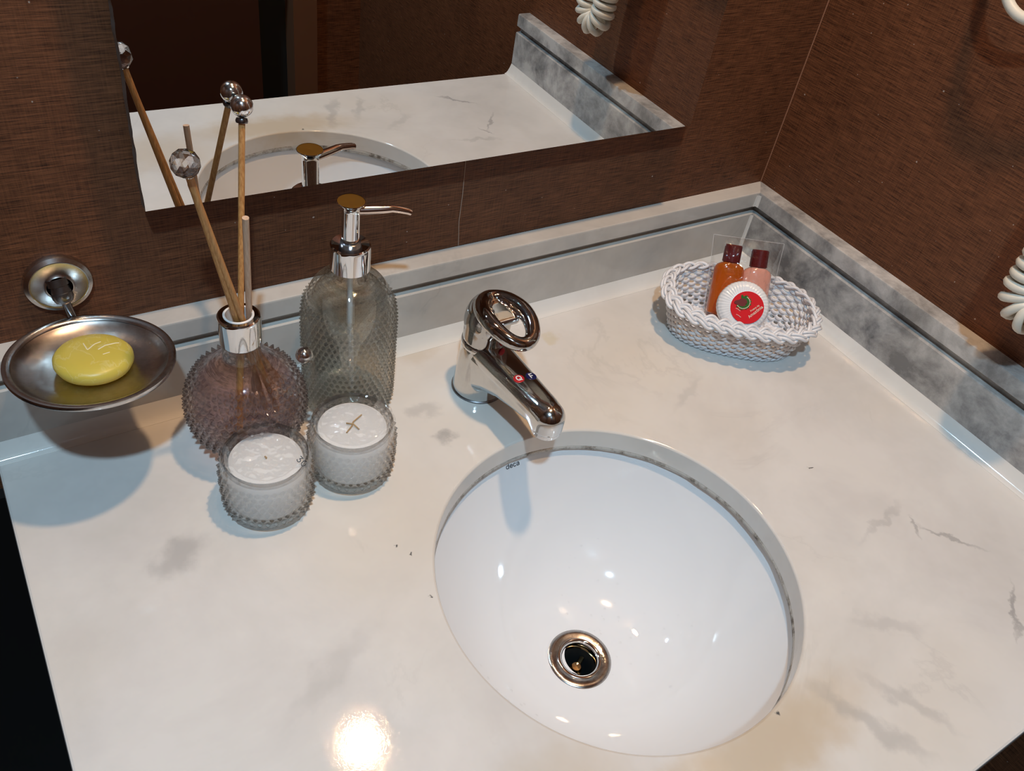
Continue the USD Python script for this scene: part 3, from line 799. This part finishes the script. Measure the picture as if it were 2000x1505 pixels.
part(pu, 'neck_sleeve', lathe([(0.0088, 0.1780), (0.0086, 0.1822), (0.0066, 0.1828), (0.0062, 0.1850)], 48, (PX, PY, 0)), m_dark_steel, 40)
part(pu, 'pump_head', lathe([(0.0060, 0.1840), (0.0072, 0.1846), (0.0076, 0.1870), (0.0076, 0.2120), (0.0080, 0.2145), (0.0094, 0.2172), (0.0112, 0.2192), (0.0117, 0.2202), (0.0112, 0.2208)], 64, (PX, PY, 0)), m_bright, 35, label='chrome pump head')
part(pu, 'top_disc', lathe([(0.0113, 0.2204), (0.0108, 0.2207), (0.0, 0.2203)], 64, (PX, PY, 0)), m_gold, 40, label='golden disc on the pump head')
sdv = np.array([-0.5456 - PX, -0.0841 - PY, 0.0]); sl = np.linalg.norm(sdv); sdv /= sl
sp0 = np.array([PX, PY, 0.2118])
sp_pts = [sp0 + sdv * s + [0, 0, dz] for s, dz in ((0.006, 0.0), (0.014, 0.0003), (0.024, 0.0008), (0.030, 0.0012), (0.034, 0.0012), (0.040, 0.0002), (0.0465, -0.0012), (sl, -0.0024))]
part(pu, 'spout', tube(sp_pts, [0.0040, 0.0039, 0.0037, 0.0036, 0.0031, 0.0030, 0.0029, 0.0028], 16), m_rosegold, 50, label='thin warm-toned spout')

# candles
def candle(x, y, label, seed, mark, wick_pts):
    t = thing('candle', label, 'candle', (x, y, 0), group='studded glass candles in film')
    r0 = 0.0345
    op = [(0.0, 0.0008), (0.026, 0.0008), (0.0290, 0.0), (0.0325, 0.0006), (r0, 0.003), (r0 + 0.0012, 0.012), (r0 + 0.0020, 0.030), (r0 + 0.0020, 0.046), (r0 + 0.0012, 0.056), (r0 + 0.0004, 0.0595)]
    ip = [(r0 - 0.0004, 0.0606), (r0 - 0.0018, 0.0602), (r0 - 0.0030, 0.0580), (r0 - 0.0040, 0.0530), (r0 - 0.0048, 0.0515)]
    jar = part(t, 'jar', bottle(op, ip, 0.006, 0.053, 0.0060, 0.0030, 36, (x, y, 0)), m_glass, 80, label='studded clear glass jar')
    rng = np.random.default_rng(seed)
    wx = [(0.0, 0.0092), (0.0268, 0.0097), (0.0308, 0.0128), (0.0314, 0.030), (0.0306, 0.0500), (0.0292, 0.0530), (0.0250, 0.0536), (0.0, 0.0532)]
    part(t, 'wax', lathe(wx, 64, (x, y, 0)), m_wax, 45, label='white wax filling')
    part(t, 'wick', tube([np.array([x, y, 0.0535]) + p for p in wick_pts], 0.0007, 6), m_wick, 60)
    # crinkled wrapping film pulled over the jar mouth
    nr, nt = 40, 120
    rad = np.linspace(0.0, 0.0368, nr)
    th = np.linspace(0, 2 * np.pi, nt, endpoint=False)
    Rr, Tt = np.meshgrid(rad, th, indexing='ij')
    P = np.stack([Rr * np.cos(Tt) * 120, Rr * np.sin(Tt) * 120, np.full_like(Rr, seed)], -1)
    ridge = 1 - np.abs(meshkit.fbm(P, 3, seed) - 0.5) * 4
    pl = 0.5 + 0.5 * np.sin(Tt * 23 + 3 * meshkit.noise(P * 0.3, seed + 1))
    z = 0.0556 + 0.0006 * np.clip(ridge, -0.5, 1) * np.clip(Rr / 0.01, 0.3, 1)
    k = np.clip((Rr - 0.026) / 0.0085, 0, 1)
    z = z + k * (0.0066 + 0.0020 * pl)
    k2 = np.clip((Rr - 0.0345) / 0.0023, 0, 1)
    z = z - k2 * 0.0050
    v = np.stack([x + Rr * np.cos(Tt) * (1 + 0.01 * pl), y + Rr * np.sin(Tt) * (1 + 0.01 * pl), z], -1).reshape(-1, 3)
    f = part(t, 'film', quads(v, grid_faces(nr, nt)), m_film, 45, label='crinkled clear wrapping film')
    if mark:
        mk = text('30', 0.0052, 0.0002)
        # written on the film, over the near right rim of the wax
        part(f, 'mark', placed(mk, basis((-0.35, -0.5, 0.8), (0.55, 0.0, 0.6)), np.array([x + 0.0232, y - 0.0195, 0.0592])), m_black, label='handwritten black number')
    return t
candle(-0.7043, -0.1597, 'studded glass candle in crinkled film, the nearer one with a black number on it', 11, True,
       [np.array(p) for p in ((0, 0, -0.002), (0.0005, 0, 0.001), (-0.0006, 0.0006, 0.0022))])
c2_ = candle(-0.6258, -0.1535, 'studded glass candle in crinkled film beside the soap dispenser, with long crossing wicks', 29, False,
       [np.array(p) for p in ((-0.008, -0.006, 0.0006), (-0.001, -0.001, 0.0012), (0.002, 0.003, 0.0014), (0.012, 0.008, 0.0016))])
part(c2_, 'wick', tube([np.array([-0.6258, -0.1535, 0.0540]) + p for p in (np.array((-0.004, 0.004, 0.0008)), np.array((0.001, 0.0, 0.0014)), np.array((0.003, -0.007, 0.0008)))], 0.0007, 6), m_wick, 60)

# ------------------------------------------------------------------ wicker basket
KC, KT = np.array([-0.1447, -0.1412]), -0.689
KH = 0.050
def sup(a, b, t, n=2.5):
    c, s = np.cos(t), np.sin(t)
    x, y = a * np.sign(c) * np.abs(c) ** (2 / n), b * np.sign(s) * np.abs(s) ** (2 / n)
    return np.c_[KC[0] + x * math.cos(KT) - y * math.sin(KT), KC[1] + x * math.sin(KT) + y * math.cos(KT)]
# even arc-length parameter so that stakes stand evenly
tt = np.linspace(0, 2 * np.pi, 4001)
pp = sup(0.08, 0.052, tt)
arc = np.r_[0, np.cumsum(np.linalg.norm(np.diff(pp, axis=0), axis=1))]
arc /= arc[-1]
def at_arc(u):
    return np.interp(np.asarray(u) % 1.0, arc, tt)
def kp(u, h, off=0.0):
    """Point of the basket wall at arc share u and height share h, pushed out by off."""
    a, b = 0.070 + 0.0145 * h ** 0.8, 0.0405 + 0.0180 * h ** 0.8
    t = at_arc(u)
    q = sup(a, b, t)
    e = sup(a, b, t + 1e-3) - q
    nrm = np.c_[e[:, 1], -e[:, 0]]
    nrm /= np.linalg.norm(nrm, axis=1, keepdims=True) + 1e-12
    q = q + nrm * np.broadcast_to(off, (len(q),))[:, None]
    return q
bk_ = thing('basket', 'small oval white wicker basket with a braided rim', 'basket', (KC[0], KC[1], 0))
NS = 51
rows = 11
u = np.linspace(0, 1, NS * 6, endpoint=False)
wv = []
for k in range(rows):
    h = (k + 0.7) / rows * 0.93
    off = 0.0019 * np.cos(np.pi * NS * u + np.pi * k)
    # NS is odd: close after one turn with the wave shifted by a whole stake
    q = kp(u, h, off)
    wv.append(tube(np.c_[q, np.full(len(u), 0.003 + h * KH)], 0.0019, 6, True))
part(bk_, 'weave', cat(*wv), m_wicker, 60, kind='stuff')
stk = []
for i in range(NS):
    ui = (i + 0.5) / NS
    hs = np.linspace(0.02, 0.98, 6)
    q = np.array([np.r_[kp([ui], h, 0.0)[0], 0.003 + h * KH] for h in hs])
    stk.append(tube(q, 0.0013, 6))
part(bk_, 'stakes', cat(*stk), m_wicker, 60, kind='stuff')
ub = np.linspace(0, 1, 900, endpoint=False)
for k in range(3):                                              # three-strand plait, every strand a pair of canes
    ph = 2 * np.pi * (ub * 10 + k / 3)
    for j in (-1, 1):
        off = 0.0052 * np.sin(ph) + 0.0010 + j * 0.0012 * np.sign(1)
        zz = KH + 0.0012 + 0.0024 * np.sin(2 * ph) - 0.30 * 0.0052 * np.sin(ph) + j * -0.0014
        q = kp(ub, 1.0, off)
        part(bk_, 'rim_strand', tube(np.c_[q, zz], 0.0019, 7, True), m_wicker, 60)
for k in range(2):
    ph = 2 * np.pi * (ub * 30 + k / 2)
    q = kp(ub, 0.0, 0.0015 + 0.0014 * np.cos(ph))
    part(bk_, 'foot_strand', tube(np.c_[q, 0.0032 + 0.0015 * np.sin(ph)], 0.0016, 8, True), m_wicker, 60)
fl = []
for k in range(-13, 14):                                        # woven bottom: bars along the length, wefts across
    y = k / 13.5 * 0.0395
    xm = 0.070 * (1 - abs(y / 0.0405) ** 2.5) ** (1 / 2.5)
    xs = np.linspace(-xm, xm, 40)
    z = 0.0040 + 0.0008 * np.cos(xs / 0.004 * np.pi + np.pi * k)
    fl.append(tube(np.c_[KC[0] + xs * math.cos(KT) - y * math.sin(KT), KC[1] + xs * math.sin(KT) + y * math.cos(KT), z], 0.00145, 6))
for k in range(-17, 18):
    x = k * 0.004
    ym = 0.0405 * (1 - min(1, abs(x / 0.0705)) ** 2.5) ** (1 / 2.5)
    fl.append(tube([(KC[0] + x * math.cos(KT) - s * ym * math.sin(KT), KC[1] + x * math.sin(KT) + s * ym * math.cos(KT), 0.0040) for s in (-1, 0, 1)], 0.0011, 6))
part(bk_, 'base_weave', cat(*fl), m_wicker, 60, kind='stuff')

# toiletries in the basket
def toiletry(B, T_, label, m, wide):
    B, T_ = np.array(B, float), np.array(T_, float)
    ax = (T_ - B) / np.linalg.norm(T_ - B)
    L = np.linalg.norm(T_ - B)
    side = np.array([0.84345802, -0.51836067, 0.1409992])
    side = side - ax * (side @ ax); side /= np.linalg.norm(side)
    Tm = np.eye(4)
    Tm[:3, 0], Tm[:3, 1], Tm[:3, 2] = side, np.cross(ax, side), ax
    t = thing('toiletry_bottle', label, 'bottle', tuple(B), group='mini toiletry bottles in the basket')
    bl = L * 0.735
    def oval_loft(secs, n=56):
        th = np.linspace(0, 2 * np.pi, n, endpoint=False)
        v = []
        for a, b, z in secs:
            c, s = np.cos(th), np.sin(th)
            v.append(np.c_[a * np.sign(c) * abs(c) ** 0.85, b * np.sign(s) * abs(s) ** 0.85, np.full(n, z)])
        return quads(np.array(v).reshape(-1, 3), grid_faces(len(secs), n))
    d = 0.0105
    bm = oval_loft([(0.001, 0.001, 0), (wide * .80, d * .80, 0), (wide * .96, d * .96, .0015), (wide, d, .005), (wide, d, bl - .010), (wide * .97, d, bl - .006), (wide * .85, d * .95, bl - .0025), (wide * .62, d * .85, bl), (0.0085, 0.0085, bl + .0008), (0.0080, 0.0080, bl + .004), (0.001, 0.001, bl + .004)])
    part(t, 'body', placed(bm, Tm, B), m, 40)
    part(t, 'cap', placed(lathe([(0.0, bl + 0.0012), (0.0096, bl + 0.0012), (0.0102, bl + 0.0018), (0.0100, L - 0.0015), (0.0090, L - 0.0002), (0.0, L)], 48), Tm, B), m_maroon, 35, label='maroon screw cap')
toiletry((-0.1425, -0.1190, 0.0125), (-0.1180, -0.0845, 0.0835), 'mini bottle of orange gel with a maroon cap in the wicker basket', m_orange, 0.0178)
toiletry((-0.1145, -0.1400, 0.0125), (-0.0915, -0.1030, 0.0820), 'mini bottle of pink lotion with a maroon cap in the wicker basket', m_pink, 0.0172)

ws_c = np.array([-0.1490, -0.1485, 0.0475])
tocam = CAM - ws_c
wn = tocam / np.linalg.norm(tocam)
wn = wn + np.array([0.10, 0.02, 0.10]); wn /= np.linalg.norm(wn)
WT2 = np.eye(4)
wx_ = R[0] - wn * (R[0] @ wn); wx_ /= np.linalg.norm(wx_)
WT2[:3, 0], WT2[:3, 1], WT2[:3, 2] = wx_, np.cross(wn, wx_), wn
ws = thing('wrapped_soap', 'round soap in pearly pleated wrap with a red fruit sticker in the basket', 'soap', tuple(ws_c))
WR = 0.0292
def pleat(p, t):
    k = np.clip((p[:, :1] - 0.012) / 0.012, 0, 1)
    return 0.00015 * k * np.cos(t[None, :] * 44), 0.00022 * k * np.cos(t[None, :] * 44) * (p[:, 1:2] > 0)
part(ws, 'wrapper', placed(lathe(dense([(0, -0.009), (0.020, -0.009), (0.0270, -0.0065), (WR, 0.0), (0.0278, 0.0058), (0.0232, 0.0088), (0.014, 0.0098), (0, 0.0100)], 0.0025), 176, (0, 0, 0), pleat), WT2, ws_c), m_pleat, 60)
lo = np.array([0.0042, -0.0024, 0.0])
def on_w(x, y, z=0.0107):
    return ws_c + WT2[:3, :3] @ (lo + [x, y, z])
lb = part(ws, 'sticker', placed(lathe([(0, 0.0), (0.0182, 0.0), (0.0182, 0.0007), (0, 0.0008)], 64), WT2, on_w(0, 0, 0.0098)), m_label, 40, label='round red sticker')
def wflat(m, x, y, rot=0.0, z=0.0107):
    T = WT2.copy()
    c, s = math.cos(rot), math.sin(rot)
    T[:3, 0], T[:3, 1] = c * WT2[:3, 0] + s * WT2[:3, 1], -s * WT2[:3, 0] + c * WT2[:3, 1]
    return placed(m, T, on_w(x, y, z))
def flat(poly, h=0.0003):
    return trimesh.creation.extrude_polygon(poly, h, engine='earcut')
rng = np.random.default_rng(4)
leaves = []
for k in range(15):
    a = k / 15 * 2 * np.pi
    if 2.0 < a < 3.4:
        continue
    l = Point(0, 0).buffer(1.0, 12)
    from shapely import affinity
    l = affinity.rotate(affinity.scale(l, 0.0031, 0.0015), math.degrees(a) + rng.uniform(-25, 25), origin=(0, 0))
    leaves.append(affinity.translate(l, 0.0060 * math.cos(a), 0.0056 * math.sin(a)))
part(lb, 'leaf_print', cat(*[wflat(flat(l), -0.0042, 0.0058, 0, 0.0107 + 0.00002 * i) for i, l in enumerate(leaves)]), m_leaf, label='ring of green leaves')
part(lb, 'fruit_print', cat(wflat(flat(affinity.scale(Point(0, 0).buffer(0.0050, 24), 1, 0.9)), -0.0050, 0.0058, 0, 0.0109), wflat(flat(affinity.scale(Point(0, 0).buffer(0.0035, 24), 1.5, 0.75)), -0.0088, 0.0062, 0, 0.01091)), m_berry, label='dark fruit')
dots = [(0.0072 * math.cos(a), 0.0070 * math.sin(a)) for a in np.linspace(-2.6, 0.9, 16)]
part(lb, 'dot_print', cat(*[wflat(flat(Point(0, 0).buffer(0.0006, 8)), -0.0042 + x, 0.0058 + y, 0, 0.0112) for x, y in dots]), m_cream, label='cream dots round the leaves')
part(lb, 'lettering', cat(wflat(text('Frutos da', 0.0019, 0.0002, True), 0.0082, -0.0010, 0.62), wflat(text('Amazônia', 0.0030, 0.0002, True), 0.0088, -0.0052, 0.66)), m_cream, label='cream brand lettering')
part(lb, 'flourish_print', cat(*[wflat(placed(tube([(0, 0, 0), (0.0025, -0.0012, 0), (0.005, -0.0035, 0)], 0.0005, 5), np.eye(4)), x, y, 0, 0.0107) for x, y in ((-0.0125, -0.0005), (-0.0120, -0.0075))]), m_pinkp, label='pale strokes')

# clear bag round the three
def bag():
    ax = np.array([-0.105, -0.094, 0.083]) - np.array([-0.1285, -0.130, 0.0125])
    ax /= np.linalg.norm(ax)
    side = np.array([0.84345802, -0.51836067, 0.1409992]); side -= ax * (side @ ax); side /= np.linalg.norm(side)
    fr = np.cross(ax, side)
    if fr @ (CAM - ws_c) < 0:
        fr = -fr
    org = np.array([-0.1285, -0.130, 0.0125])
    nu, nv = 60, 60
    uu, vv = np.meshgrid(np.linspace(-1, 1, nu), np.linspace(0, 1, nv), indexing='ij')
    w = 0.0375 + 0.004 * vv
    hgt = -0.004 + vv * 0.096
    pil = np.clip(1 - np.abs(uu) ** 2.4, 0, 1) ** 0.6
    end = np.clip(1 - ((vv - 0.42) / 0.6) ** 2, 0, 1) ** 0.7
    out = []
    for sgn, depth, seed in ((1, 0.022, 3), (-1, 0.0135, 8)):
        P = np.stack([uu * 4.2, vv * 6.5, np.full_like(uu, seed * 1.7)], -1)
        cr = meshkit.fbm(P, 4, seed) - 0.5
        cr = np.abs(cr) * 2
        off = sgn * (0.0006 + depth * pil * (0.25 + 0.75 * end)) + (0.006 * cr - 0.0015) * sgn * np.clip(1.2 - np.abs(uu), 0.2, 1)
        q = org + side * (uu * w)[..., None] + ax * hgt[..., None] + fr * off[..., None]
        m = quads(q.reshape(-1, 3), grid_faces(nu, nv, False))
        if sgn < 0:
            m.invert()
        out.append(m)
    ed = []
    for uv in ([(-1, v) for v in np.linspace(0, 1, 30)], [(1, v) for v in np.linspace(0, 1, 30)], [(u_, 1) for u_ in np.linspace(-1, 1, 30)]):
        pts_ = [org + side * (a * (0.0375 + 0.004 * b)) + ax * (-0.004 + b * 0.096) + fr * 0.0008 * math.sin(9 * b + 5 * a) for a, b in uv]
        ed.append(tube(pts_, 0.0004, 5))
    return cat(*out), cat(*ed)
bag_m, bag_e = bag()
bg = thing('clear_bag', 'crinkled clear plastic bag round the mini bottles in the basket', 'bag', (-0.1285, -0.130, 0.0125))
part(bg, 'sheet', bag_m, m_bag, 50)
part(bg, 'seam', bag_e, m_seamfilm, 60)

# ------------------------------------------------------------------ coiled cord by the right wall
def cord():
    xc = -0.060
    yA, yB, zt, zb = -0.3620, -0.3980, 0.62, 0.200
    path = [(xc, yA, z) for z in np.linspace(0.745, zb, 60)]
    yc, rr_ = (yA + yB) / 2, abs(yA - yB) / 2
    path += [(xc, yc + rr_ * math.cos(a), zb - rr_ * 1.15 * math.sin(a)) for a in np.linspace(0.15, math.pi - 0.15, 16)]
    path += [(xc, yB, z) for z in np.linspace(zb, 0.745, 60)]
    path = np.array(path)
    d = np.r_[0, np.cumsum(np.linalg.norm(np.diff(path, axis=0), axis=1))]
    n = int(d[-1] / 0.0108 * 22)
    s = np.linspace(0, d[-1], n)
    c = np.c_[[np.interp(s, d, path[:, k]) for k in range(3)]].T
    t, u, w = frames(c)
    a = 2 * np.pi * s / 0.0108
    q = c + 0.0132 * (np.cos(a)[:, None] * u + np.sin(a)[:, None] * w)
    return q
cd = thing('coiled_cord', 'ivory coiled appliance cord hanging in a loop by the right wall', 'cord', (-0.05, -0.38, 0.16))
q = cord()
part(cd, 'coil', tube(q, 0.0045, 9), m_cord, 70)
arc_ = [(-0.034, -0.172, 0.745), (-0.034, -0.171, 0.66), (-0.035, -0.172, 0.58), (-0.036, -0.176, 0.52), (-0.037, -0.184, 0.455), (-0.038, -0.196, 0.416), (-0.039, -0.208, 0.400), (-0.040, -0.222, 0.3925), (-0.040, -0.240, 0.392), (-0.041, -0.262, 0.402), (-0.043, -0.285, 0.430), (-0.046, -0.300, 0.48), (-0.048, -0.305, 0.54), (-0.050, -0.306, 0.62), (-0.050, -0.306, 0.745)]
arc_ = np.array(arc_)
from scipy.interpolate import CubicSpline
cs = CubicSpline(np.arange(len(arc_)), arc_)
ar = cs(np.linspace(0, len(arc_) - 1, 60))
tail = [q[0] + [0, 0, k * 0.02] for k in range(1, 5)]
part(cd, 'straight_cable', tube(ar, 0.0048, 12), m_cord, 70, label='smooth part of the cord near the top')
hb = [(-0.001, -0.42, 0.46), (-0.065, -0.16, 0.60)]
db = thing('wall_socket_box', 'ivory wall box that the coiled cord hangs from', 'box', (-0.001, -0.29, 0.74))
part(db, 'housing', bx((-0.0005, -0.42, 0.74), (-0.070, -0.16, 0.84)), m_cord)
